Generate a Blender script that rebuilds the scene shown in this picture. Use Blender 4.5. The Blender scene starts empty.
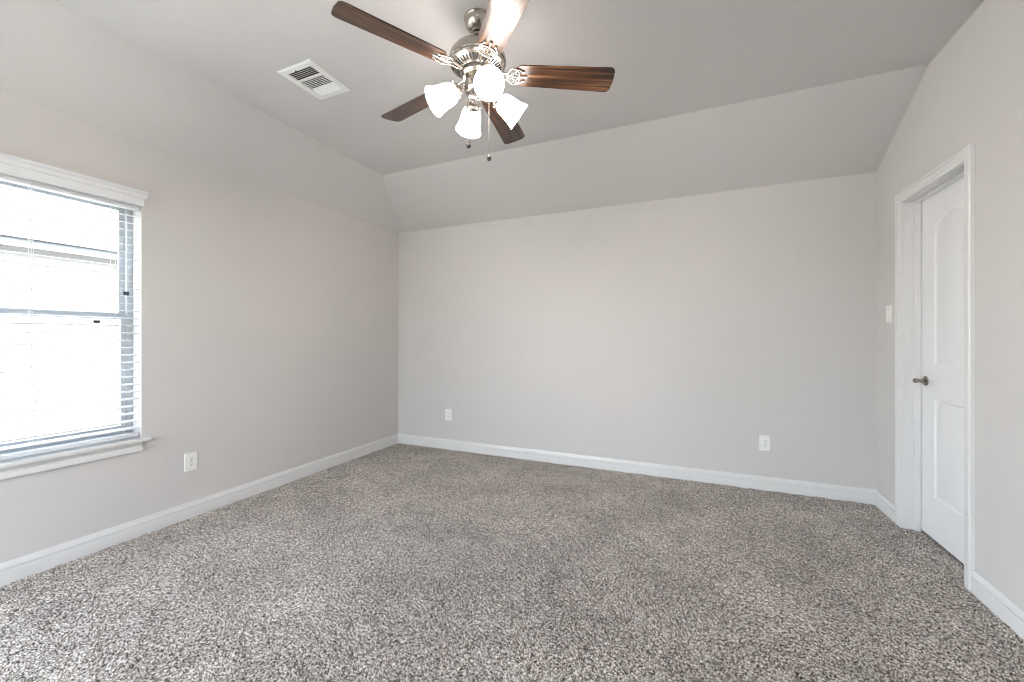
import bpy, bmesh, math, random
import numpy as np
from mathutils import Vector, Matrix

random.seed(7)
SC = bpy.context.scene
COL = SC.collection

# ------------------------------------------------------------------ camera, sky, sun, exposure
H = 1.21325                                   # eye height
A, B, C = 3.11225, 3.80644, 1.24279           # left wall x = -A, back wall y = B, right wall x = C
F = -1.35                                     # wall behind the camera
HW, HC = 2.42861, 2.77465                     # height of the walls, height of the flat ceiling
RB, RL = 0.72162, 0.4009                      # run of the sloped ceiling at the back / at the left
PSI = 0.4135

cam_d = bpy.data.cameras.new('camera')
cam_d.sensor_width = 36.0
cam_d.lens = 407.84 / 1024 * 36.0
cam_d.shift_y = -3.2 / 1024
cam_d.clip_start = 0.02
cam = bpy.data.objects.new('camera', cam_d)
COL.objects.link(cam)
cam.location = (0, 0, H)
cam.rotation_euler = (math.pi / 2, 0, PSI)
SC.camera = cam

SC.view_settings.view_transform = 'Standard'
SC.view_settings.look = 'None'
SC.view_settings.gamma = 1.0
SC.view_settings.use_curve_mapping = False
SC.view_settings.exposure = 2.0
SC.cycles.filter_width = 1.0
SC.cycles.max_bounces = 14
SC.cycles.diffuse_bounces = 8
SC.cycles.sample_clamp_indirect = 8.0

world = bpy.data.worlds.new('sky')
SC.world = world
world.use_nodes = True
wn = world.node_tree
bg = wn.nodes['Background']
sky = wn.nodes.new('ShaderNodeTexSky')
sky.sky_type = 'NISHITA'
sky.sun_disc = False
sky.sun_elevation = math.radians(48)
sky.sun_rotation = math.radians(90)
sky.air_density = 1.0
sky.dust_density = 2.5
hs = wn.nodes.new('ShaderNodeHueSaturation')
hs.inputs['Saturation'].default_value = 0.45
wn.links.new(sky.outputs[0], hs.inputs['Color'])
wn.links.new(hs.outputs[0], bg.inputs[0])
bg.inputs[1].default_value = 0.85

sun_d = bpy.data.lights.new('sun', 'SUN')
sun_d.energy = 0.4
sun_d.angle = math.radians(0.6)
sun_d.color = (1.0, 0.95, 0.88)
sun = bpy.data.objects.new('sun', sun_d)
COL.objects.link(sun)
sun.rotation_euler = (0, math.radians(42), math.radians(0))     # shines from the +X side onto the house next door

WIN = [(0.43, 1.389, 0.597, 2.06), (-1.28, 0.30, 0.25, 2.30)]   # y0, y1, z0, z1 in the left wall; the second is unseen, added for fill light
for (y0, y1, z0, z1) in WIN:                                     # sky portals, one in each window
    pd = bpy.data.lights.new('window_portal', 'AREA')
    pd.shape = 'RECTANGLE'
    pd.size, pd.size_y = z1 - z0, y1 - y0
    pd.cycles.is_portal = True
    po = bpy.data.objects.new('window_portal', pd)
    COL.objects.link(po)
    po.location = (-A - 0.155, (y0 + y1) / 2, (z0 + z1) / 2)
    po.rotation_euler = (0, -math.pi / 2, 0)

FILL_WIN = [(-2.95, -1.25, 0.25, 2.30)]   # x0, x1, z0, z1, unseen window added behind the camera for fill light
for (x0, x1, z0, z1) in FILL_WIN:
    pd = bpy.data.lights.new('window_portal', 'AREA')
    pd.shape = 'RECTANGLE'
    pd.size, pd.size_y = x1 - x0, z1 - z0
    pd.cycles.is_portal = True
    po = bpy.data.objects.new('window_portal', pd)
    COL.objects.link(po)
    po.location = ((x0 + x1) / 2, F - 0.13, (z0 + z1) / 2)
    po.rotation_euler = (math.pi / 2, 0, 0)

LAMP_GLOW = 4.5            # radiance of the frosted lamp shades
BULB_GLOW = 260.0           # radiance of the bulbs inside them
LAMP_COLOR = (1.0, 0.915, 0.855)


# ------------------------------------------------------------------ materials
def mat(name, color=(0.8, 0.8, 0.8), rough=0.5, metal=0.0, spec=0.5):
    m = bpy.data.materials.new(name)
    m.use_nodes = True
    b = m.node_tree.nodes['Principled BSDF']
    b.inputs['Base Color'].default_value = (*color, 1)
    b.inputs['Roughness'].default_value = rough
    b.inputs['Metallic'].default_value = metal
    b.inputs['Specular IOR Level'].default_value = spec
    return m


def node(m, kind, **kw):
    n = m.node_tree.nodes.new(kind)
    for k, v in kw.items():
        setattr(n, k, v)
    return n


def link(m, a, b):
    m.node_tree.links.new(a, b)


def bsdf(m):
    return m.node_tree.nodes['Principled BSDF']


def bump(m, scale, strength, dist=0.002, detail=3.0):
    tc = node(m, 'ShaderNodeTexCoord')
    no = node(m, 'ShaderNodeTexNoise')
    no.inputs['Scale'].default_value = scale
    no.inputs['Detail'].default_value = detail
    bu = node(m, 'ShaderNodeBump')
    bu.inputs['Strength'].default_value = strength
    bu.inputs['Distance'].default_value = dist
    link(m, tc.outputs['Object'], no.inputs['Vector'])
    link(m, no.outputs['Fac'], bu.inputs['Height'])
    link(m, bu.outputs['Normal'], bsdf(m).inputs['Normal'])
    return m


def ramp(m, stops):
    r = node(m, 'ShaderNodeValToRGB')
    e = r.color_ramp.elements
    while len(e) < len(stops):
        e.new(0.5)
    for k, (p, c) in enumerate(stops):
        e[k].position = p
        e[k].color = (*c, 1)
    return r


M_WALL = bump(mat('wall_paint', (0.602, 0.580, 0.569), 0.85, spec=0.2), 90, 0.22, 0.0015)
M_CEIL = bump(mat('ceiling_paint', (0.602, 0.582, 0.573), 0.9, spec=0.15), 55, 0.3, 0.002)
M_TRIM = mat('white_trim_paint', (0.71, 0.705, 0.70), 0.35)
M_DOOR = mat('white_door_paint', (0.79, 0.79, 0.80), 0.38)
M_PLASTIC = mat('white_plastic', (0.80, 0.80, 0.78), 0.35)
M_SLOT = mat('dark_slot', (0.03, 0.03, 0.03), 0.6)
M_BLIND = mat('white_blind', (0.68, 0.69, 0.70), 0.45)
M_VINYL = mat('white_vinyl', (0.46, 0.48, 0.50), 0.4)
M_BLACK = mat('black_plastic', (0.02, 0.02, 0.022), 0.5)
M_DUCT = mat('duct_metal', (0.05, 0.05, 0.05), 0.7)
M_VENT = mat('white_vent_enamel', (0.82, 0.82, 0.80), 0.4)
M_SATIN = mat('satin_nickel', (0.30, 0.26, 0.22), 0.25, 1.0)
M_PULL = mat('dark_nickel', (0.16, 0.15, 0.14), 0.25, 1.0)
M_OUT_WALL = bump(mat('neighbour_siding', (0.16, 0.157, 0.152), 0.8), 14, 0.3)
M_FASCIA = mat('grey_fascia', (0.075, 0.080, 0.085), 0.8, spec=0.1)
M_ROOF = bump(mat('weathered_roof', (0.14, 0.138, 0.134), 0.9), 20, 0.6)
M_GROUND = bump(mat('pale_ground', (0.45, 0.44, 0.38), 0.9), 6, 0.5)

# brushed nickel
M_NICKEL = mat('brushed_nickel', (0.50, 0.46, 0.41), 0.24, 1.0)
_tc = node(M_NICKEL, 'ShaderNodeTexCoord')
_mp = node(M_NICKEL, 'ShaderNodeMapping')
_mp.inputs['Scale'].default_value = (6, 6, 260)
_no = node(M_NICKEL, 'ShaderNodeTexNoise')
_no.inputs['Scale'].default_value = 3
_bu = node(M_NICKEL, 'ShaderNodeBump')
_bu.inputs['Strength'].default_value = 0.06
_bu.inputs['Distance'].default_value = 0.001
link(M_NICKEL, _tc.outputs['Object'], _mp.inputs['Vector'])
link(M_NICKEL, _mp.outputs[0], _no.inputs['Vector'])
link(M_NICKEL, _no.outputs['Fac'], _bu.inputs['Height'])
link(M_NICKEL, _bu.outputs['Normal'], bsdf(M_NICKEL).inputs['Normal'])

# walnut fan blades, the grain runs along local X
M_WOOD = mat('walnut', (0.1, 0.05, 0.02), 0.32, spec=0.5)
_tc = node(M_WOOD, 'ShaderNodeTexCoord')
_oi = node(M_WOOD, 'ShaderNodeObjectInfo')
_ad = node(M_WOOD, 'ShaderNodeVectorMath', operation='ADD')
_sc = node(M_WOOD, 'ShaderNodeVectorMath', operation='SCALE')
_sc.inputs[0].default_value = (3.1, 1.7, 0.0)
link(M_WOOD, _oi.outputs['Random'], _sc.inputs['Scale'])
link(M_WOOD, _tc.outputs['Object'], _ad.inputs[0])
link(M_WOOD, _sc.outputs[0], _ad.inputs[1])
_mp = node(M_WOOD, 'ShaderNodeMapping')
_mp.inputs['Scale'].default_value = (2.2, 46, 20)
_no = node(M_WOOD, 'ShaderNodeTexNoise')
_no.inputs['Scale'].default_value = 1.3
_no.inputs['Detail'].default_value = 5
_no.inputs['Roughness'].default_value = 0.6
_rp = ramp(M_WOOD, [(0.36, (0.010, 0.004, 0.002)), (0.48, (0.046, 0.018, 0.008)), (0.57, (0.10, 0.043, 0.018)),
                    (0.70, (0.24, 0.125, 0.060))])
link(M_WOOD, _ad.outputs[0], _mp.inputs['Vector'])
link(M_WOOD, _mp.outputs[0], _no.inputs['Vector'])
link(M_WOOD, _no.outputs['Fac'], _rp.inputs['Fac'])
link(M_WOOD, _rp.outputs['Color'], bsdf(M_WOOD).inputs['Base Color'])
bsdf(M_WOOD).inputs['Coat Weight'].default_value = 0.3
bsdf(M_WOOD).inputs['Coat Roughness'].default_value = 0.22

# frosted glass shades of the lit lamps
M_SHADE = mat('lit_frosted_glass', (0.9, 0.88, 0.84), 0.4)
bsdf(M_SHADE).inputs['Emission Color'].default_value = (*LAMP_COLOR, 1)
bsdf(M_SHADE).inputs['Emission Strength'].default_value = LAMP_GLOW
M_BULB = mat('lit_bulb', (1, 1, 1), 0.4)
bsdf(M_BULB).inputs['Emission Color'].default_value = (*LAMP_COLOR, 1)
bsdf(M_BULB).inputs['Emission Strength'].default_value = BULB_GLOW

# window glass
M_GLASS = bpy.data.materials.new('window_glass')
M_GLASS.use_nodes = True
_nt = M_GLASS.node_tree
_nt.nodes.remove(_nt.nodes['Principled BSDF'])
_tr = node(M_GLASS, 'ShaderNodeBsdfTransparent')
_tr.inputs[0].default_value = (0.96, 0.98, 0.98, 1)
_gl = node(M_GLASS, 'ShaderNodeBsdfGlossy')
_gl.inputs['Roughness'].default_value = 0.02
_mx = node(M_GLASS, 'ShaderNodeMixShader')
_mx.inputs[0].default_value = 0.05
link(M_GLASS, _tr.outputs[0], _mx.inputs[1])
link(M_GLASS, _gl.outputs[0], _mx.inputs[2])
link(M_GLASS, _mx.outputs[0], _nt.nodes['Material Output'].inputs['Surface'])

# speckled cut-pile carpet
M_CARPET = mat('speckled_carpet', (0.3, 0.27, 0.24), 0.95, spec=0.05)
_tc = node(M_CARPET, 'ShaderNodeTexCoord')
_wn = node(M_CARPET, 'ShaderNodeTexNoise')
_wn.inputs['Scale'].default_value = 60
_wm = node(M_CARPET, 'ShaderNodeVectorMath', operation='MULTIPLY_ADD')
_wm.inputs[1].default_value = (0.003, 0.003, 0.0)
link(M_CARPET, _tc.outputs['Object'], _wn.inputs['Vector'])
link(M_CARPET, _wn.outputs['Color'], _wm.inputs[0])
link(M_CARPET, _tc.outputs['Object'], _wm.inputs[2])
_vo = node(M_CARPET, 'ShaderNodeTexVoronoi')
_vo.inputs['Scale'].default_value = 230
link(M_CARPET, _wm.outputs[0], _vo.inputs['Vector'])
_sp = node(M_CARPET, 'ShaderNodeSeparateColor')
link(M_CARPET, _vo.outputs['Color'], _sp.inputs[0])
_n2 = node(M_CARPET, 'ShaderNodeTexNoise')
_n2.inputs['Scale'].default_value = 110
_n2.inputs['Detail'].default_value = 2
link(M_CARPET, _tc.outputs['Object'], _n2.inputs['Vector'])
_mixv = node(M_CARPET, 'ShaderNodeMix', data_type='FLOAT')
_mixv.inputs[0].default_value = 0.22
link(M_CARPET, _sp.outputs[0], _mixv.inputs[2])
link(M_CARPET, _n2.outputs['Fac'], _mixv.inputs[3])
_rp = ramp(M_CARPET, [(0.17, (0.018, 0.012, 0.008)), (0.34, (0.185, 0.155, 0.126)), (0.55, (0.43, 0.387, 0.342)),
                      (0.82, (0.82, 0.785, 0.73))])
link(M_CARPET, _mixv.outputs[0], _rp.inputs['Fac'])
_n3 = node(M_CARPET, 'ShaderNodeTexNoise')                       # the lay of the pile: broad lighter and darker tracks
_n3.inputs['Scale'].default_value = 2.6
_n3.inputs['Detail'].default_value = 4
_n3.inputs['Roughness'].default_value = 0.62
link(M_CARPET, _tc.outputs['Object'], _n3.inputs['Vector'])
_mr = node(M_CARPET, 'ShaderNodeMapRange')
_mr.inputs['From Min'].default_value = 0.32
_mr.inputs['From Max'].default_value = 0.68
_mr.inputs['To Min'].default_value = 0.82
_mr.inputs['To Max'].default_value = 1.18
link(M_CARPET, _n3.outputs['Fac'], _mr.inputs[0])
_mul = node(M_CARPET, 'ShaderNodeVectorMath', operation='SCALE')
link(M_CARPET, _rp.outputs['Color'], _mul.inputs[0])
link(M_CARPET, _mr.outputs[0], _mul.inputs['Scale'])
link(M_CARPET, _mul.outputs[0], bsdf(M_CARPET).inputs['Base Color'])
bsdf(M_CARPET).inputs['Sheen Weight'].default_value = 0.15


# ------------------------------------------------------------------ mesh helpers
def obj(name, bm, m, parent=None, smooth=None, bevel=0.0):
    bmesh.ops.recalc_face_normals(bm, faces=bm.faces)
    me = bpy.data.meshes.new(name)
    bm.to_mesh(me)
    bm.free()
    me.materials.append(m)
    if smooth is not None:
        me.polygons.foreach_set('use_smooth', [True] * len(me.polygons))
        me.set_sharp_from_angle(angle=math.radians(smooth))
    o = bpy.data.objects.new(name, me)
    COL.objects.link(o)
    if parent:
        o.parent = parent
    if bevel:
        mod = o.modifiers.new('bevel', 'BEVEL')
        mod.width = bevel
        mod.segments = 2
        mod.limit_method = 'ANGLE'
    return o


def empty(name, loc=(0, 0, 0), rz=0.0, parent=None):
    o = bpy.data.objects.new(name, None)
    COL.objects.link(o)
    o.location = loc
    o.rotation_euler = (0, 0, rz)
    o.empty_display_size = 0.05
    if parent:
        o.parent = parent
    return o


def thing(o, label, cat, group=None):
    o['label'] = label
    o['category'] = cat
    if group:
        o['group'] = group
    return o


def struct(o, label=None, cat=None):
    o['kind'] = 'structure'
    if label:
        o['label'] = label
    if cat:
        o['category'] = cat
    return o


def box(bm, x0, x1, y0, y1, z0, z1, mx=None):
    v = [bm.verts.new(Vector(p)) for p in ((x0, y0, z0), (x1, y0, z0), (x1, y1, z0), (x0, y1, z0),
                                           (x0, y0, z1), (x1, y0, z1), (x1, y1, z1), (x0, y1, z1))]
    if mx is not None:
        for q in v:
            q.co = mx @ q.co
    for f in ((3, 2, 1, 0), (4, 5, 6, 7), (0, 1, 5, 4), (1, 2, 6, 5), (2, 3, 7, 6), (3, 0, 4, 7)):
        bm.faces.new([v[k] for k in f])
    return v


def lathe(bm, prof, n=48, mx=None):
    """prof: list of (r, z) along local Z; r = 0 closes the end."""
    rings = []
    for r, z in prof:
        if r < 1e-6:
            rings.append([bm.verts.new((0, 0, z))])
        else:
            rings.append([bm.verts.new((r * math.cos(2 * math.pi * k / n), r * math.sin(2 * math.pi * k / n), z))
                          for k in range(n)])
    for a, b in zip(rings, rings[1:]):
        for k in range(n):
            j = (k + 1) % n
            if len(a) == 1 and len(b) == 1:
                continue
            if len(a) == 1:
                bm.faces.new((a[0], b[k], b[j]))
            elif len(b) == 1:
                bm.faces.new((a[k], a[j], b[0]))
            else:
                bm.faces.new((a[k], a[j], b[j], b[k]))
    if mx is not None:
        for r in rings:
            for v in r:
                v.co = mx @ v.co


def tube(bm, pts, rad, n=8, closed=False, mx=None):
    pts = [Vector(p) for p in pts]
    rings = []
    m = len(pts)
    up = Vector((0.0, 0.0, 1.0))
    for k, p in enumerate(pts):
        if closed:
            t = pts[(k + 1) % m] - pts[k - 1]
        else:
            t = pts[min(k + 1, m - 1)] - pts[max(k - 1, 0)]
        t.normalize()
        a = t.cross(up)
        if a.length < 1e-3:
            a = t.cross(Vector((0, 1, 0)))
        a.normalize()
        b = a.cross(t)
        r = rad[k] if isinstance(rad, (list, tuple)) else rad
        ring = []
        for q in range(n):
            an = 2 * math.pi * q / n
            co = p + (a * math.cos(an) + b * math.sin(an)) * r
            if mx is not None:
                co = mx @ co
            ring.append(bm.verts.new(co))
        rings.append(ring)
    pairs = list(zip(rings, rings[1:]))
    if closed:
        pairs.append((rings[-1], rings[0]))
    for r0, r1 in pairs:
        for q in range(n):
            j = (q + 1) % n
            bm.faces.new((r0[q], r0[j], r1[j], r1[q]))
    if not closed:
        bm.faces.new(list(reversed(rings[0])))
        bm.faces.new(rings[-1])


def sweep(bm, sections, closed_profile=True):
    """sections: lists of points of equal length, joined one after the other and capped."""
    rings = [[bm.verts.new(Vector(p)) for p in s] for s in sections]
    n = len(rings[0])
    for a, b in zip(rings, rings[1:]):
        for k in range(n if closed_profile else n - 1):
            j = (k + 1) % n
            bm.faces.new((a[k], a[j], b[j], b[k]))
    bm.faces.new(list(reversed(rings[0])))
    bm.faces.new(rings[-1])


def holed_wall(us, vs, holes, place, thick):
    """wall in the (u, v) plane with rectangular holes, extruded by the vector thick."""
    cu = sorted({us[0], us[1], *[h[0] for h in holes], *[h[1] for h in holes]})
    cv = sorted({vs[0], vs[1], *[h[2] for h in holes], *[h[3] for h in holes]})
    bm = bmesh.new()
    vert = {}

    def vv(i, j):
        if (i, j) not in vert:
            vert[i, j] = bm.verts.new(place(cu[i], cv[j]))
        return vert[i, j]
    for i in range(len(cu) - 1):
        for j in range(len(cv) - 1):
            mu, mv = (cu[i] + cu[i + 1]) / 2, (cv[j] + cv[j + 1]) / 2
            if any(h[0] < mu < h[1] and h[2] < mv < h[3] for h in holes):
                continue
            bm.faces.new((vv(i, j), vv(i + 1, j), vv(i + 1, j + 1), vv(i, j + 1)))
    ext = bmesh.ops.extrude_face_region(bm, geom=list(bm.faces))
    for g in ext['geom']:
        if isinstance(g, bmesh.types.BMVert):
            g.co += Vector(thick)
    return bm


# ------------------------------------------------------------------ room shell
TL, TR = 0.15, 0.118                       # wall thicknesses
DY0, DY1, DZ = 2.742, 3.389, 2.076         # door opening in the right wall

win_holes = [(y0, y1, z0 - 0.02, z1) for (y0, y1, z0, z1) in WIN]
struct(obj('wall_left', holed_wall((F - 0.1, B + 0.1), (-0.1, HW + 0.12), win_holes,
                                   lambda u, v: (-A, u, v), (-TL, 0, 0)), M_WALL))
struct(obj('wall_right', holed_wall((F - 0.1, B + 0.1), (-0.1, HC + 0.12), [(DY0 - 0.016, DY1 + 0.016, -0.1, DZ + 0.016)],
                                    lambda u, v: (C, u, v), (TR, 0, 0)), M_WALL))
struct(obj('wall_back', holed_wall((-A - TL, C + 0.9), (-0.1, HW + 0.1), [],
                                   lambda u, v: (u, B, v), (0, 0.12, 0)), M_WALL))
struct(obj('wall_front', holed_wall((-A - TL, C + TR), (-0.1, HC + 0.12), FILL_WIN,
                                    lambda u, v: (u, F, v), (0, -0.12, 0)), M_WALL))

# tray ceiling: flat middle with a hole for the vent, slopes down to the left and the back wall
VX0, VX1, VY0, VY1 = -2.180, -1.992, 1.672, 1.912
bm = bmesh.new()
xs = [-A + RL, VX0, VX1, C + 0.02]
ys = [F - 0.02, VY0, VY1, B - RB]
g = [[bm.verts.new((x, y, HC)) for y in ys] for x in xs]
for i in range(3):
    for j in range(3):
        if (i, j) != (1, 1):
            bm.faces.new((g[i][j], g[i][j + 1], g[i + 1][j + 1], g[i + 1][j]))
lo = [bm.verts.new((-A, F - 0.02, HW)), bm.verts.new((-A, B, HW)), bm.verts.new((C + 0.02, B, HW))]
bm.faces.new((lo[0], lo[1], g[0][3], g[0][2], g[0][1], g[0][0]))
bm.faces.new((lo[1], lo[2], g[3][3], g[2][3], g[1][3], g[0][3]))
ext = bmesh.ops.extrude_face_region(bm, geom=list(bm.faces))
for q in ext['geom']:
    if isinstance(q, bmesh.types.BMVert):
        q.co += Vector((0, 0, 0.10))
struct(obj('ceiling', bm, M_CEIL))

# carpeted floor: a dense pile where the picture looks, plain beyond
pitch = 0.0052
gx = np.arange(-A - 0.01, C + 0.14, pitch)
gy = np.concatenate([[F - 0.05], np.arange(0.45, B + 0.012, pitch)])
X, Y = np.meshgrid(gx, gy, indexing='ij')
rng = np.random.default_rng(3)
Z = rng.triangular(-0.0100, 0.0, 0.0050, X.shape)
low = rng.normal(0, 1, (X.shape[0] // 12 + 2, X.shape[1] // 12 + 2))
Z += 0.0012 * np.repeat(np.repeat(low, 12, 0), 12, 1)[:X.shape[0], :X.shape[1]]
X = X + rng.uniform(-0.0018, 0.0018, X.shape)
Y = Y + rng.uniform(-0.0018, 0.0018, X.shape)
Z -= 0.004
Z[:, 0] = -0.004
nx, ny = X.shape
verts = np.stack([X, Y, Z], -1).reshape(-1, 3).astype(np.float32)
idx = np.arange(nx * ny).reshape(nx, ny)
faces = np.stack([idx[:-1, :-1], idx[1:, :-1], idx[1:, 1:], idx[:-1, 1:]], -1).reshape(-1, 4)
me = bpy.data.meshes.new('floor')
me.vertices.add(len(verts))
me.vertices.foreach_set('co', verts.ravel())
me.loops.add(faces.size)
me.loops.foreach_set('vertex_index', faces.ravel().astype(np.int32))
me.polygons.add(len(faces))
me.polygons.foreach_set('loop_start', (np.arange(len(faces)) * 4).astype(np.int32))
me.update(calc_edges=True)
me.materials.append(M_CARPET)
fl = bpy.data.objects.new('floor', me)
COL.objects.link(fl)
struct(fl)

# unseen box added behind the door, keeps sky light out of its gap
bm = bmesh.new()
v = box(bm, C + TR, C + 0.9, 2.2, B, -0.02, HW)
bm.faces.remove([f for f in bm.faces if abs(f.calc_center_median().x - (C + TR)) < 1e-4][0])
struct(obj('wall_light_block', bm, M_WALL))

# baseboards
BASE = [(0.0, -0.02), (0.015, -0.02), (0.015, 0.066), (0.0085, 0.0675), (0.0085, 0.0715), (0.0135, 0.0735),
        (0.0125, 0.086), (0.008, 0.095), (0.0055, 0.102), (0.0, 0.102)]


def baseboard(name, sec0, sec1):
    bm = bmesh.new()
    sweep(bm, [[sec0(t, z) for t, z in BASE], [sec1(t, z) for t, z in BASE]])
    return struct(obj(name, bm, M_TRIM, smooth=25))


baseboard('baseboard_left', lambda t, z: (-A + t, F + t, z), lambda t, z: (-A + t, B - t, z))
baseboard('baseboard_back', lambda t, z: (-A + t, B - t, z), lambda t, z: (C - t, B - t, z))
baseboard('baseboard_right', lambda t, z: (C - t, DY1 + 0.064, z), lambda t, z: (C - t, B - t, z))
baseboard('baseboard_right', lambda t, z: (C - t, F + t, z), lambda t, z: (C - t, DY0 - 0.066, z))
baseboard('baseboard_front', lambda t, z: (-A + t, F + t, z), lambda t, z: (C - t, F + t, z))

# ------------------------------------------------------------------ door, its frame and casing
frame = struct(empty('trim_1', (C, (DY0 + DY1) / 2, 0)))


def local(p, o):
    return Vector(p) - Vector(o.location)


CAS = [(0.0, 0.0), (0.0, 0.009), (0.004, 0.012), (0.018, 0.0125), (0.022, 0.015), (0.042, 0.017), (0.047, 0.020),
       (0.059, 0.020), (0.063, 0.016), (0.063, 0.0)]
bm = bmesh.new()
iy0, iy1, iz = DY0 - 0.005, DY1 + 0.003, DZ + 0.004
oy0, oy1 = iy0 - 0.0, iy1 + 0.0
sweep(bm, [[local((C - t, iy1 + w + 0.0, -0.02), frame) for w, t in CAS],
           [local((C - t, iy1 + w, iz + w), frame) for w, t in CAS],
           [local((C - t, iy0 - w, iz + w), frame) for w, t in CAS],
           [local((C - t, iy0 - w, -0.02), frame) for w, t in CAS]])
obj('casing', bm, M_TRIM, frame, smooth=20)
bm = bmesh.new()
JT = 0.016
for (y0, y1, z0, z1) in ((DY1 - 0.0, DY1 + JT, -0.02, DZ + JT), (DY0 - JT, DY0, -0.02, DZ + JT), (DY0, DY1, DZ, DZ + JT)):
    a = local((C - 0.001, y0, z0), frame)
    b = local((C + TR, y1, z1), frame)
    box(bm, a.x, b.x, a.y, b.y, a.z, b.z)
obj('jamb', bm, M_TRIM, frame)
bm = bmesh.new()
ST = 0.012
for (y0, y1, z0, z1) in ((DY1 - ST, DY1, -0.02, DZ), (DY0, DY0 + ST, -0.02, DZ), (DY0 + ST, DY1 - ST, DZ - ST, DZ)):
    a = local((C + 0.050, y0, z0), frame)
    b = local((C + 0.081, y1, z1), frame)
    box(bm, a.x, b.x, a.y, b.y, a.z, b.z)
obj('door_stop', bm, M_TRIM, frame, bevel=0.002)

DX = C + 0.083                              # room face of the slab
door = struct(empty('door_1', (DX, DY0 + 0.004, 0.0)), 'white two panel door with arched top panel in the right wall', 'door')
dw = (DY1 - 0.004) - (DY0 + 0.004)
dz0, dz1 = 0.012, DZ - 0.006


def panel_loop(y0, y1, z0, z1, rise, inset, x, n=20):
    y0, y1, z0 = y0 + inset, y1 - inset, z0 + inset
    pts = [(x, y0, z0), (x, y1, z0)]
    if rise <= 0:
        return pts + [(x, y1, z1 - inset), (x, y0, z1 - inset)]
    for k in range(n + 1):                  # arched top from y1 back to y0
        t = k / n
        y = y1 + (y0 - y1) * t
        pts.append((x, y, z1 - inset - rise * (2 * t - 1) ** 2))
    return pts


bm = bmesh.new()
outer = [(0, 0, dz0), (0, dw, dz0), (0, dw, dz1), (0, 0, dz1)]
panels = [(0.150, dw - 0.150, 1.058, 1.936, 0.062), (0.150, dw - 0.150, 0.258, 0.845, 0.0)]
edges = []


def loop(pts):
    vs = [bm.verts.new(p) for p in pts]
    return vs


ol = loop(outer)
for k in range(4):
    edges.append(bm.edges.new((ol[k], ol[(k + 1) % 4])))
steps = [(0.0, 0.0), (0.010, 0.0065), (0.018, 0.0075), (0.024, 0.007), (0.046, 0.0015)]
pl = []
for P in panels:
    rings = [loop(panel_loop(*P, ins, dx)) for ins, dx in steps]
    n = len(rings[0])
    for k in range(n):
        edges.append(bm.edges.new((rings[0][k], rings[0][(k + 1) % n])))
    pl.append(rings)
bmesh.ops.triangle_fill(bm, use_beauty=True, edges=edges)
for rings in pl:
    n = len(rings[0])
    for a, b in zip(rings, rings[1:]):
        for k in range(n):
            j = (k + 1) % n
            bm.faces.new((a[k], a[j], b[j], b[k]))
    bm.faces.new(rings[-1])
back = loop([(0.035, y, z) for _, y, z in outer])
bm.faces.new(back)
for k in range(4):
    j = (k + 1) % 4
    bm.faces.new((ol[k], ol[j], back[j], back[k]))
obj('door_slab', bm, M_DOOR, door, smooth=18)

hy, hz = 3.325 - door.location.y, 0.948
toX = Matrix.Translation((0, hy, hz)) @ Matrix.Rotation(-math.pi / 2, 4, 'Y')     # local +Z points into the room (-X)
bm = bmesh.new()
lathe(bm, [(0.0, 0.0), (0.030, 0.0), (0.030, 0.004), (0.026, 0.009), (0.017, 0.012), (0.0, 0.012)], 32, toX)
rose = obj('lever_rose', bm, M_SATIN, door, smooth=35)
bm = bmesh.new()
lathe(bm, [(0.0, 0.010), (0.0125, 0.010), (0.0115, 0.028), (0.0140, 0.040), (0.0140, 0.056), (0.009, 0.0605), (0.0, 0.061)], 24, toX)
tube(bm, [(-0.048, hy + 0.004, hz), (-0.049, hy - 0.02, hz + 0.001), (-0.049, hy - 0.05, hz + 0.001),
          (-0.047, hy - 0.08, hz - 0.002), (-0.042, hy - 0.100, hz - 0.005)], [0.0105, 0.010, 0.009, 0.008, 0.006], 12)
obj('lever_handle', bm, M_SATIN, door, smooth=50)
for z in (0.25, 1.05, 1.85):
    bm = bmesh.new()
    tube(bm, [(0.040, -0.003, z), (0.040, -0.003, z + 0.09)], 0.006, 10)
    obj('hinge', bm, M_SATIN, door, smooth=40)

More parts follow.
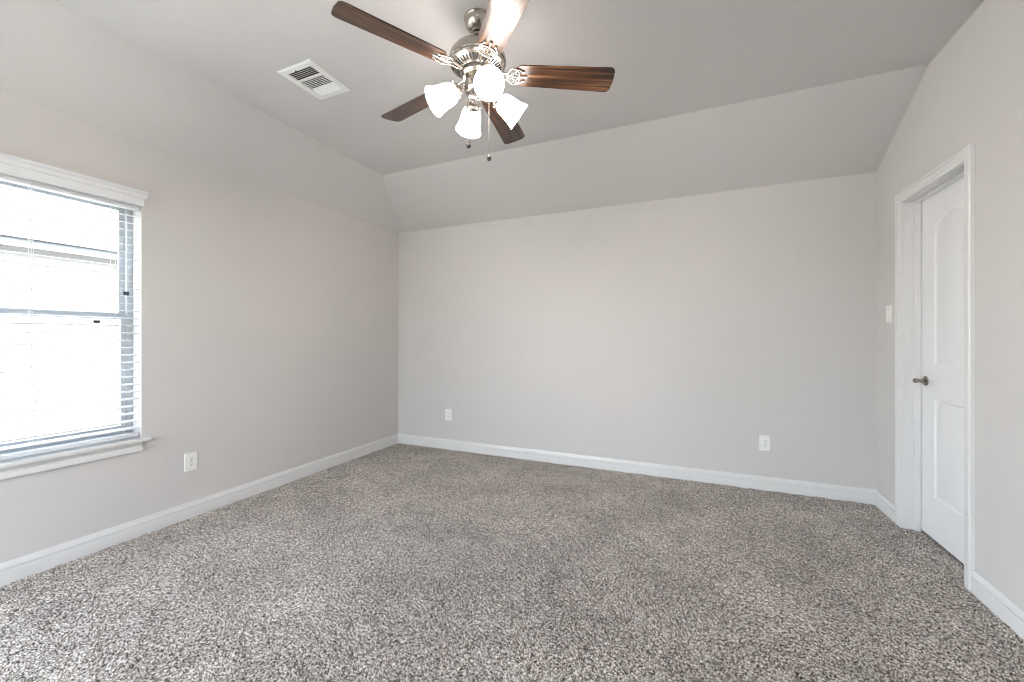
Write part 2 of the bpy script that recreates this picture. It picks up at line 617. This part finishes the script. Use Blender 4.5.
# ------------------------------------------------------------------ windows
def window(k, y0, y1, z0, z1):
    w = struct(empty('window_%d' % k, (-A, (y0 + y1) / 2, z0)))

    def bx(bm, x0, x1, a0, a1, c0, c1):     # x measured outwards from the wall face
        p = local((-A - x1, a0, c0), w)
        q = local((-A - x0, a1, c1), w)
        box(bm, p.x, q.x, p.y, q.y, p.z, q.z)
    fw = 0.030
    bm = bmesh.new()
    for r in ((y0, y0 + fw, z0, z1), (y1 - fw, y1, z0, z1), (y0 + fw, y1 - fw, z0, z0 + fw), (y0 + fw, y1 - fw, z1 - fw, z1)):
        bx(bm, 0.098, 0.15, *r)
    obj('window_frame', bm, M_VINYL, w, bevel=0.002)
    zm = 1.334                              # meeting rail
    sw = 0.028
    bm = bmesh.new()                        # upper sash, outer track
    a0, a1 = y0 + fw, y1 - fw
    for r in ((a0, a0 + sw, zm, z1 - fw), (a1 - sw, a1, zm, z1 - fw), (a0 + sw, a1 - sw, zm - 0.005, zm + 0.034), (a0 + sw, a1 - sw, z1 - fw - sw, z1 - fw)):
        bx(bm, 0.126, 0.144, *r)
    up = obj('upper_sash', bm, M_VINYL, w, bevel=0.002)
    bm = bmesh.new()
    bx(bm, 0.134, 0.137, a0 + sw, a1 - sw, zm + 0.03, z1 - fw - sw)
    obj('pane', bm, M_GLASS, up)
    bm = bmesh.new()
    bx(bm, 0.092, 0.099, a1 - 0.018, a1 + 0.010, 1.472, 1.500)
    obj('vent_stop', bm, M_FASCIA, up, bevel=0.001)
    bm = bmesh.new()                        # lower sash, inner track
    for r in ((a0, a0 + sw, z0 + fw, zm + 0.03), (a1 - sw, a1, z0 + fw, zm + 0.03), (a0 + sw, a1 - sw, zm - 0.006, zm + 0.032), (a0 + sw, a1 - sw, z0 + fw, z0 + fw + 0.045)):
        bx(bm, 0.103, 0.122, *r)
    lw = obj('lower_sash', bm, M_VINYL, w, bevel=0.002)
    bm = bmesh.new()
    bx(bm, 0.111, 0.114, a0 + sw, a1 - sw, z0 + fw + 0.04, zm)
    obj('pane', bm, M_GLASS, lw)
    bm = bmesh.new()
    ym = y1 - 0.17
    bx(bm, 0.094, 0.104, ym - 0.014, ym + 0.014, zm - 0.034, zm - 0.018)
    obj('sash_lock', bm, M_BLACK, lw, bevel=0.002)
    # stool and apron
    bm = bmesh.new()
    bx(bm, -0.042, 0.0, y0 - 0.034, y1 + 0.034, z0 - 0.020, z0)
    bx(bm, 0.0, 0.098, y0, y1, z0 - 0.020, z0)
    obj('window_stool', bm, M_TRIM, w, bevel=0.004)
    bm = bmesh.new()
    prof = [(0.0, -0.020), (0.010, -0.020), (0.010, -0.046), (0.014, -0.052), (0.016, -0.074), (0.016, -0.079), (0.0, -0.079)]
    sweep(bm, [[(t, y0 - w.location.y, z) for t, z in prof], [(t, y1 - w.location.y, z) for t, z in prof]])
    obj('window_apron', bm, M_TRIM, w, smooth=25)
    return w


for k, r in enumerate(WIN):  # only the first is in view, the second is added to let daylight in
    window(k + 1, *r)

for k, (x0, x1, z0, z1) in enumerate(FILL_WIN):  # added window out of view, lights the room from behind the camera
    w = struct(empty('window_%d' % (k + 3), ((x0 + x1) / 2, F, z0)))
    hw, hh = (x1 - x0) / 2, z1 - z0
    bm = bmesh.new()
    for (a0, a1, c0, c1) in ((-hw, -hw + 0.045, 0, hh), (hw - 0.045, hw, 0, hh), (-hw + 0.045, hw - 0.045, 0, 0.045), (-hw + 0.045, hw - 0.045, hh - 0.045, hh), (-hw + 0.045, hw - 0.045, hh / 2 - 0.02, hh / 2 + 0.02)):
        box(bm, a0, a1, -0.10, -0.05, c0, c1)
    obj('window_frame', bm, M_VINYL, w, bevel=0.002)
    bm = bmesh.new()
    box(bm, -hw + 0.04, hw - 0.04, -0.078, -0.074, 0.04, hh - 0.04)
    obj('pane', bm, M_GLASS, w)

# ------------------------------------------------------------------ slatted blind in the window we see
y0, y1, z0, z1 = WIN[0]
yc = (y0 + y1) / 2
bl = thing(empty('window_blind', (-A, yc, z0)), 'white horizontal slat blind with moulded valance hanging in the left wall window', 'blind')
wid = y1 - y0
h2 = wid / 2 - 0.006
prof = [(0.0, 1.425), (0.030, 1.425), (0.034, 1.440), (0.036, 1.468), (0.042, 1.474), (0.046, 1.492), (0.056, 1.500), (0.058, 1.512), (0.0, 1.512)]
bm = bmesh.new()
sweep(bm, [[(t, -wid / 2 - 0.004 - (0.012 if z > 1.47 else 0.0), z) for t, z in prof],
           [(t, wid / 2 - 0.002 + (0.012 if z > 1.47 else 0.0), z) for t, z in prof]])
obj('valance', bm, M_BLIND, bl, smooth=25)
bm = bmesh.new()
box(bm, -0.062, -0.008, -h2, h2, 1.405, 1.455)
obj('headrail', bm, M_BLIND, bl, bevel=0.003)
TILT = math.radians(7)                      # outer edge a little higher
SX, SW = -0.036, 0.050
slz = []
z = 0.062
while z < 1.385:
    slz.append(z)
    z += 0.0449
bm = bmesh.new()
for z in slz:
    secs = []
    for yy in (-h2, h2):
        top, bot = [], []
        for k in range(5):
            u = (k / 4 - 0.5) * SW
            crown = 0.0022 * (1 - (2 * k / 4 - 1) ** 2)
            x = SX + u * math.cos(TILT)
            zz = z - u * math.sin(TILT) + crown
            top.append((x, yy, zz + 0.0014))
            bot.append((x, yy, zz - 0.0014))
        secs.append(top + bot[::-1])
    sweep(bm, secs)
obj('slats', bm, M_BLIND, bl)
bm = bmesh.new()
box(bm, SX - 0.026, SX + 0.026, -h2, h2, 0.012, 0.030)
obj('bottom_rail', bm, M_BLIND, bl, bevel=0.004)
for yy in (0.938 - yc, 1.267 - yc, 0.55 - yc):
    bm = bmesh.new()
    for x in (SX - 0.027, SX + 0.027):
        tube(bm, [(x, yy, 0.02), (x, yy, 1.41)], 0.0012, 6)
    for z in slz:
        tube(bm, [(SX - 0.027, yy, z + 0.002), (SX + 0.027, yy, z - 0.004)], 0.0008, 4)
    obj('ladder_cord', bm, M_BLIND, bl)
bm = bmesh.new()
tube(bm, [(-0.004, 0.93 - yc, 1.41), (-0.004, 0.93 - yc, 0.45)], 0.0015, 6)
obj('lift_cord', bm, M_BLIND, bl)

# ------------------------------------------------------------------ outside: ground and the house next door
bm = bmesh.new()
box(bm, -30, 30, -30, 25, -0.6, -0.35)
struct(obj('ground', bm, M_GROUND))
nh = thing(empty('neighbor_house', (-7.2, 2.0, -0.35)), 'house with dark grey eave board seen through the blind slats', 'house')
bm = bmesh.new()
for k in range(17):                         # lap siding
    zb = k * 0.165
    sweep(bm, [[(-0.45, yy, zb), (-0.298, yy, zb), (-0.312, yy, zb + 0.165), (-0.45, yy, zb + 0.165)] for yy in (-2.2, 7)])
obj('wall', bm, M_OUT_WALL, nh)
bm = bmesh.new()
box(bm, -0.03, 0.0, -2.5, 7.3, 2.665, 2.735)
obj('fascia', bm, M_FASCIA, nh)
bm = bmesh.new()
box(bm, -0.32, -0.03, -2.5, 7.3, 2.675, 2.70)
obj('soffit', bm, M_TRIM, nh)
bm = bmesh.new()
sweep(bm, [[(0.03, yy, 2.735), (0.03, yy, 2.765), (-4.0, yy, 4.7), (-4.0, yy, 4.6)] for yy in (-2.6, 7.4)])
obj('roof', bm, M_ROOF, nh)

# ------------------------------------------------------------------ ceiling vent
vent = thing(empty('ceiling_vent', ((VX0 + VX1) / 2, (VY0 + VY1) / 2, HC)), 'white rectangular louvered air vent in the flat ceiling', 'vent')
fx0, fx1, fy0, fy1 = -2.224, -1.954, 1.634, 1.946
vx, vy = vent.location.x, vent.location.y
hx, hy_ = (VX1 - VX0) / 2, (VY1 - VY0) / 2
bm = bmesh.new()                            # bevelled face frame
o = [(fx0 - vx, fy0 - vy), (fx1 - vx, fy0 - vy), (fx1 - vx, fy1 - vy), (fx0 - vx, fy1 - vy)]
i1 = [(p[0] * 0.93, p[1] * 0.94) for p in o]
i2 = [(-hx, -hy_), (hx, -hy_), (hx, hy_), (-hx, hy_)]
r0 = [bm.verts.new((p[0], p[1], 0.0)) for p in o]
r1 = [bm.verts.new((p[0], p[1], -0.003)) for p in o]
r2 = [bm.verts.new((p[0], p[1], -0.008)) for p in i1]
r3 = [bm.verts.new((p[0], p[1], -0.008)) for p in i2]
r4 = [bm.verts.new((p[0], p[1], -0.0005)) for p in i2]
for a, b in ((r0, r1), (r1, r2), (r2, r3), (r3, r4)):
    for k in range(4):
        j = (k + 1) % 4
        bm.faces.new((a[k], a[j], b[j], b[k]))
obj('vent_frame', bm, M_VENT, vent)
bm = bmesh.new()                            # dark duct above the opening
box(bm, -hx + 0.0006, hx - 0.0006, -hy_ + 0.0006, hy_ - 0.0006, 0.0005, 0.25)
bm.faces.remove([f for f in bm.faces if f.calc_center_median().z < 0.01][0])
obj('duct', bm, M_DUCT, vent)


def louvers(name, ya, yb, n, ang, width, th=0.0008, z=0.0):
    bm = bmesh.new()
    for k in range(n):
        y = ya + (yb - ya) * (k + 0.5) / n
        mx = Matrix.Translation((0, y - vy, z)) @ Matrix.Rotation(ang, 4, 'X')
        box(bm, -hx, hx, -width / 2, width / 2, -th, th, mx)
    return obj(name, bm, M_VENT, vent)


louvers('open_louvers', 1.674, 1.738, 5, math.radians(42), 0.017)
louvers('fine_louvers', 1.757, 1.842, 7, math.radians(30), 0.013, 0.0009, -0.003)
louvers('closed_louvers', 1.846, 1.914, 8, math.radians(-38), 0.017)
bm = bmesh.new()
box(bm, -hx, hx, 1.740 - vy, 1.754 - vy, -0.0075, -0.004)
obj('crossbar', bm, M_VENT, vent)
bm = bmesh.new()
box(bm, -0.022, -0.016, -hy_ - 0.008, -hy_ + 0.002, -0.015, -0.006)
obj('damper_lever', bm, M_FASCIA, vent, bevel=0.0015)


# ------------------------------------------------------------------ outlets and switch (built facing -Y, then turned)
def plate_bm(w, h):
    bm = bmesh.new()
    def ring(k, y):
        return [bm.verts.new((sx * (w / 2 - k), y, sz * (h / 2 - k))) for sx, sz in ((-1, -1), (1, -1), (1, 1), (-1, 1))]
    rs = [ring(0, 0.0), ring(0, -0.003), ring(0.004, -0.0065)]
    for a, b in zip(rs, rs[1:]):
        for k in range(4):
            j = (k + 1) % 4
            bm.faces.new((a[k], a[j], b[j], b[k]))
    bm.faces.new(rs[-1])
    bm.faces.new(rs[0])
    return bm


def outlet(loc, rz, label):
    t = thing(empty('wall_outlet', loc, rz), label, 'outlet', 'white duplex wall outlets')
    obj('cover_plate', plate_bm(0.080, 0.124), M_PLASTIC, t)
    for s in (-1, 1):
        bm = bmesh.new()
        pts = []
        for k in range(24):
            a = 2 * math.pi * k / 24
            pts.append((0.0172 * math.cos(a), max(-0.0135, min(0.0135, 0.0172 * math.sin(a)))))
        sweep(bm, [[(x, -0.006, s * 0.0198 + z) for x, z in pts], [(x, -0.0088, s * 0.0198 + z) for x, z in pts]])
        r = obj('receptacle', bm, M_PLASTIC, t)
        bm = bmesh.new()
        zc = s * 0.0198
        box(bm, -0.0075, -0.0052, -0.0092, -0.0075, zc - 0.001, zc + 0.008)
        box(bm, 0.0052, 0.0075, -0.0092, -0.0075, zc, zc + 0.0075)
        lathe(bm, [(0.0, 0.0), (0.0028, 0.0), (0.0028, 0.0015), (0.0, 0.0015)], 12,
              Matrix.Translation((0, -0.0077, zc - 0.0075)) @ Matrix.Rotation(math.pi / 2, 4, 'X'))
        obj('sockets', bm, M_SLOT, r)
    bm = bmesh.new()
    lathe(bm, [(0.0, 0.0), (0.003, 0.0), (0.0025, 0.001), (0.0, 0.0012)], 12, Matrix.Translation((0, -0.006, 0)) @ Matrix.Rotation(math.pi / 2, 4, 'X'))
    obj('screw', bm, M_SATIN, t)
    return t


S = 1.055
outlet((-A, 1.574 * S, 0.354 * S), math.pi / 2, 'white duplex outlet on the left wall, low beside the window')
outlet((-2.3005 * S, B, 0.351 * S), 0.0, 'white outlet on the back wall, near the far left corner')
outlet((0.515 * S, B, 0.350 * S), 0.0, 'white outlet on the back wall, on the side near the door')

sw = thing(empty('light_switch', (C, 3.402 * S, 1.305 * S), -math.pi / 2), 'white rocker light switch beside the door casing', 'switch')
obj('switch_plate', plate_bm(0.076, 0.122), M_PLASTIC, sw)
bm = bmesh.new()
sweep(bm, [[(x, -0.006, -0.033), (x, -0.0082, -0.033), (x, -0.0098, 0.0), (x, -0.0135, 0.033), (x, -0.006, 0.033)] for x in (-0.0165, 0.0165)])
obj('rocker', bm, M_PLASTIC, sw, bevel=0.001)
for s in (-1, 1):
    bm = bmesh.new()
    lathe(bm, [(0.0, 0.0), (0.003, 0.0), (0.0025, 0.001), (0.0, 0.0012)], 12, Matrix.Translation((0, -0.006, s * 0.049)) @ Matrix.Rotation(math.pi / 2, 4, 'X'))
    obj('screw', bm, M_SATIN, sw)

# ------------------------------------------------------------------ ceiling fan with four lamps
FX, FY = -0.955, 1.759
fan = thing(empty('ceiling_fan', (FX, FY, HC)), 'brushed nickel ceiling fan with five walnut blades and four lit lamps', 'ceiling fan')


def Zf(z):
    return H + (z - H) * 1.0075 - HC


bm = bmesh.new()
lathe(bm, [(0.0, 0.0), (0.066, 0.0), (0.068, -0.006), (0.066, -0.012), (0.0645, -0.014), (0.064, -0.022), (0.060, -0.038), (0.050, -0.053),
           (0.036, -0.063), (0.026, -0.067), (0.024, -0.069), (0.0, -0.069)], 48)
obj('canopy', bm, M_NICKEL, fan, smooth=35)
bm = bmesh.new()
lathe(bm, [(0.0, -0.070), (0.022, -0.076), (0.020, -0.088), (0.0125, -0.094), (0.0125, -0.150), (0.024, -0.150), (0.026, -0.170), (0.0, -0.170)], 24)
obj('downrod', bm, M_SATIN, fan, smooth=35)
bm = bmesh.new()
lathe(bm, [(0.0, Zf(2.628)), (0.030, Zf(2.628)), (0.060, Zf(2.622)), (0.095, Zf(2.612)), (0.120, Zf(2.597)), (0.134, Zf(2.578)),
           (0.139, Zf(2.562)), (0.139, Zf(2.545)), (0.135, Zf(2.541)), (0.135, Zf(2.533)), (0.130, Zf(2.527)), (0.122, Zf(2.524)),
           (0.118, Zf(2.522)), (0.088, Zf(2.508)), (0.084, Zf(2.507)), (0.080, Zf(2.502)), (0.080, Zf(2.482)), (0.070, Zf(2.468)), (0.0, Zf(2.468))], 64)
motor = obj('motor_housing', bm, M_NICKEL, fan, smooth=32)
bm = bmesh.new()                            # radial cooling slots on the underside
for k in range(40):
    an = 2 * math.pi * k / 40
    mx = Matrix.Rotation(an, 4, 'Z') @ Matrix.Translation((0.103, 0, Zf(2.5147))) @ Matrix.Rotation(-math.atan2(0.014, 0.030), 4, 'Y')
    box(bm, -0.0125, 0.0125, -0.0034, 0.0034, -0.0018, 0.002, mx)
obj('cooling_slots', bm, M_SLOT, motor)
bm = bmesh.new()
lathe(bm, [(0.0, Zf(2.470)), (0.052, Zf(2.470)), (0.058, Zf(2.462)), (0.064, Zf(2.452)), (0.066, Zf(2.440)), (0.066, Zf(2.412)), (0.062, Zf(2.402)),
           (0.056, Zf(2.396)), (0.050, Zf(2.390)), (0.030, Zf(2.384)), (0.014, Zf(2.380)), (0.010, Zf(2.372)), (0.0, Zf(2.370))], 48)
kit = obj('light_kit_body', bm, M_NICKEL, fan, smooth=32)

# one blade with its iron, then four copies
BZ = Zf(2.496)
R0, R1 = 0.190, 0.667


def blade_outline():
    w0, w1 = 0.060, 0.071
    up = []
    for k in range(7):                      # rounded root
        a = math.pi / 2 * k / 6
        up.append((R0 + 0.030 - 0.030 * math.cos(a), w0 - 0.026 + 0.026 * math.sin(a)))
    rc = 0.026
    for k in range(9):                      # rounded tip corner
        a = math.pi / 2 * k / 8
        up.append((R1 - rc + rc * math.sin(a) - 0.004, w1 - rc + rc * math.cos(a)))
    up.append((R1, 0.0))
    low = [(x, -y) for x, y in reversed(up[:-1])]
    return up + low


PITCH = math.radians(13)
DROOP = [2.0, 2.0, 2.0, 0.2, 1.4]            # each blade sags a little differently
bm = bmesh.new()
ol = blade_outline()
sweep(bm, [[(x, y, -0.0032) for x, y in ol], [(x, y, 0.0032) for x, y in ol]])
blade = obj('blade', bm, M_WOOD, fan, bevel=0.0015)
bm = bmesh.new()                            # openwork blade iron (local to the blade)
zi = -0.0070
arm = [(0.076, 0, -0.002), (0.098, 0, -0.008), (0.120, 0, -0.009), (0.148, 0, zi)]
for sy in (-1, 1):
    tube(bm, [(p[0], sy * (0.009 + 0.003 * k), p[2]) for k, p in enumerate(arm)], 0.0048, 8)
oval = [(0.176 + 0.031 * math.cos(a), 0.044 * math.sin(a), zi) for a in [2 * math.pi * k / 36 for k in range(36)]]
tube(bm, oval, 0.0040, 8, closed=True)
for sy in (-1, 1):                          # scrolls inside the oval and along the blade root
    tube(bm, [(0.150, sy * 0.010, zi), (0.163, sy * 0.008, zi), (0.175, sy * 0.014, zi), (0.178, sy * 0.026, zi), (0.168, sy * 0.031, zi)], 0.0028, 8)
    tube(bm, [(0.204, sy * 0.010, zi), (0.193, sy * 0.012, zi), (0.186, sy * 0.022, zi), (0.191, sy * 0.036, zi)], 0.0028, 8)
    tube(bm, [(0.190, sy * 0.040, zi), (0.205, sy * 0.038, zi), (0.214, sy * 0.030, zi), (0.222, sy * 0.026, zi)], [0.004, 0.004, 0.004, 0.006], 8)
tube(bm, [(0.148, 0, zi), (0.205, 0, zi), (0.232, 0, zi)], [0.003, 0.004, 0.006], 10)
for px, py in ((0.224, -0.026), (0.224, 0.026), (0.236, 0.0)):
    lathe(bm, [(0.0, -0.004), (0.005, -0.004), (0.007, -0.001), (0.007, 0.003), (0.0, 0.003)], 14, Matrix.Translation((px, py, zi)))
iron = obj('blade_iron', bm, M_NICKEL, blade, smooth=50)
PH = math.radians(25.1)
for k in range(5):
    if k == 0:
        b, i = blade, iron
    else:
        b = blade.copy()
        COL.objects.link(b)
        i = iron.copy()
        COL.objects.link(i)
        i.parent = b
    a = PH + k * 2 * math.pi / 5
    b.location = (0, 0, BZ)
    b.rotation_mode = 'XYZ'
    b.matrix_local = Matrix.Translation((0, 0, BZ)) @ Matrix.Rotation(a, 4, 'Z') @ Matrix.Rotation(math.radians(DROOP[k]), 4, 'Y') @ Matrix.Rotation(-PITCH, 4, 'X')

# lamps: arm, fitter, frosted bell shade, bulb, in the frame of one lamp (local X points outwards)
p0 = Vector((0.092, 0, Zf(2.400)))
p1 = Vector((0.2150, 0, Zf(2.320)))
ax = (p1 - p0).normalized()
L = (p1 - p0).length
AX = Matrix.Translation(p0) @ Vector((0, 0, 1)).rotation_difference(ax).to_matrix().to_4x4()
root = empty('lamp_frame')                  # only a place to build the first lamp


def lamp_parts():
    bm = bmesh.new()
    tube(bm, [(0.055, 0, Zf(2.425)), (0.070, 0, Zf(2.432)), (0.085, 0, Zf(2.424)), p0 - ax * 0.012, p0 + ax * 0.004], [0.007, 0.0075, 0.008, 0.010, 0.011], 12)
    lathe(bm, [(0.0, -0.006), (0.020, -0.004), (0.031, 0.004), (0.034, 0.012), (0.034, 0.024), (0.030, 0.024), (0.030, 0.010), (0.0, 0.008)], 32, AX)
    for q in range(3):
        mx = AX @ Matrix.Rotation(2 * math.pi * q / 3 + 0.4, 4, 'Z') @ Matrix.Translation((0.033, 0, 0.018)) @ Matrix.Rotation(math.pi / 2, 4, 'Y')
        lathe(bm, [(0.0, 0.0), (0.003, 0.0), (0.003, 0.006), (0.006, 0.006), (0.006, 0.012), (0.0, 0.012)], 10, mx)
    arm = bm
    bm = bmesh.new()
    out = [(0.028, 0.010), (0.029, 0.022), (0.038, 0.030), (0.046, 0.042), (0.0505, 0.060), (0.053, 0.082), (0.056, 0.104), (0.061, 0.124), (0.069, L)]
    inn = [(r - 0.003, z) for r, z in reversed(out)]
    inn[0] = (0.067, L + 0.001)
    lathe(bm, out + inn, 40, AX)
    shade = bm
    bm = bmesh.new()
    lathe(bm, [(0.0, 0.020), (0.013, 0.022), (0.013, 0.040), (0.020, 0.055), (0.027, 0.074), (0.026, 0.090), (0.018, 0.103), (0.0, 0.109)], 20, AX)
    return arm, shade, bm


am, sm_, bm_ = lamp_parts()
first = (obj('lamp_arm', am, M_NICKEL, fan, smooth=40), obj('lamp_shade', sm_, M_SHADE, fan, smooth=60), None)
bulb = obj('bulb', bm_, M_BULB, first[1], smooth=60)
bpy.data.objects.remove(root)
PL = -0.8398
for k in range(4):
    if k == 0:
        arm_o, sh, bu = first[0], first[1], bulb
    else:
        arm_o = first[0].copy()
        sh = first[1].copy()
        bu = bulb.copy()
        for q in (arm_o, sh, bu):
            COL.objects.link(q)
        bu.parent = sh
    a = PL + k * math.pi / 2
    arm_o.rotation_euler = (0, 0, a)
    sh.rotation_euler = (0, 0, a)

# pull chains
for (s, zend) in ((-0.045, 2.147), (0.055, 2.085)):
    cx, cy = s * math.cos(PSI), s * math.sin(PSI)
    bm = bmesh.new()
    z = Zf(2.405)
    tube(bm, [(cx, cy, z), (cx, cy, Zf(zend) + 0.008)], 0.0011, 6)
    while z > Zf(zend) + 0.012:
        bmesh.ops.create_icosphere(bm, subdivisions=1, radius=0.0019, matrix=Matrix.Translation((cx, cy, z)))
        z -= 0.0055
    ch = obj('pull_chain', bm, M_NICKEL, fan)
    bm = bmesh.new()
    lathe(bm, [(0.0, 0.018), (0.003, 0.017), (0.005, 0.012), (0.010, 0.007), (0.0125, -0.001), (0.010, -0.009), (0.005, -0.0125), (0.0, -0.013)], 20,
          Matrix.Translation((cx, cy, Zf(zend))))
    obj('pull_ball', bm, M_PULL, ch, smooth=60)
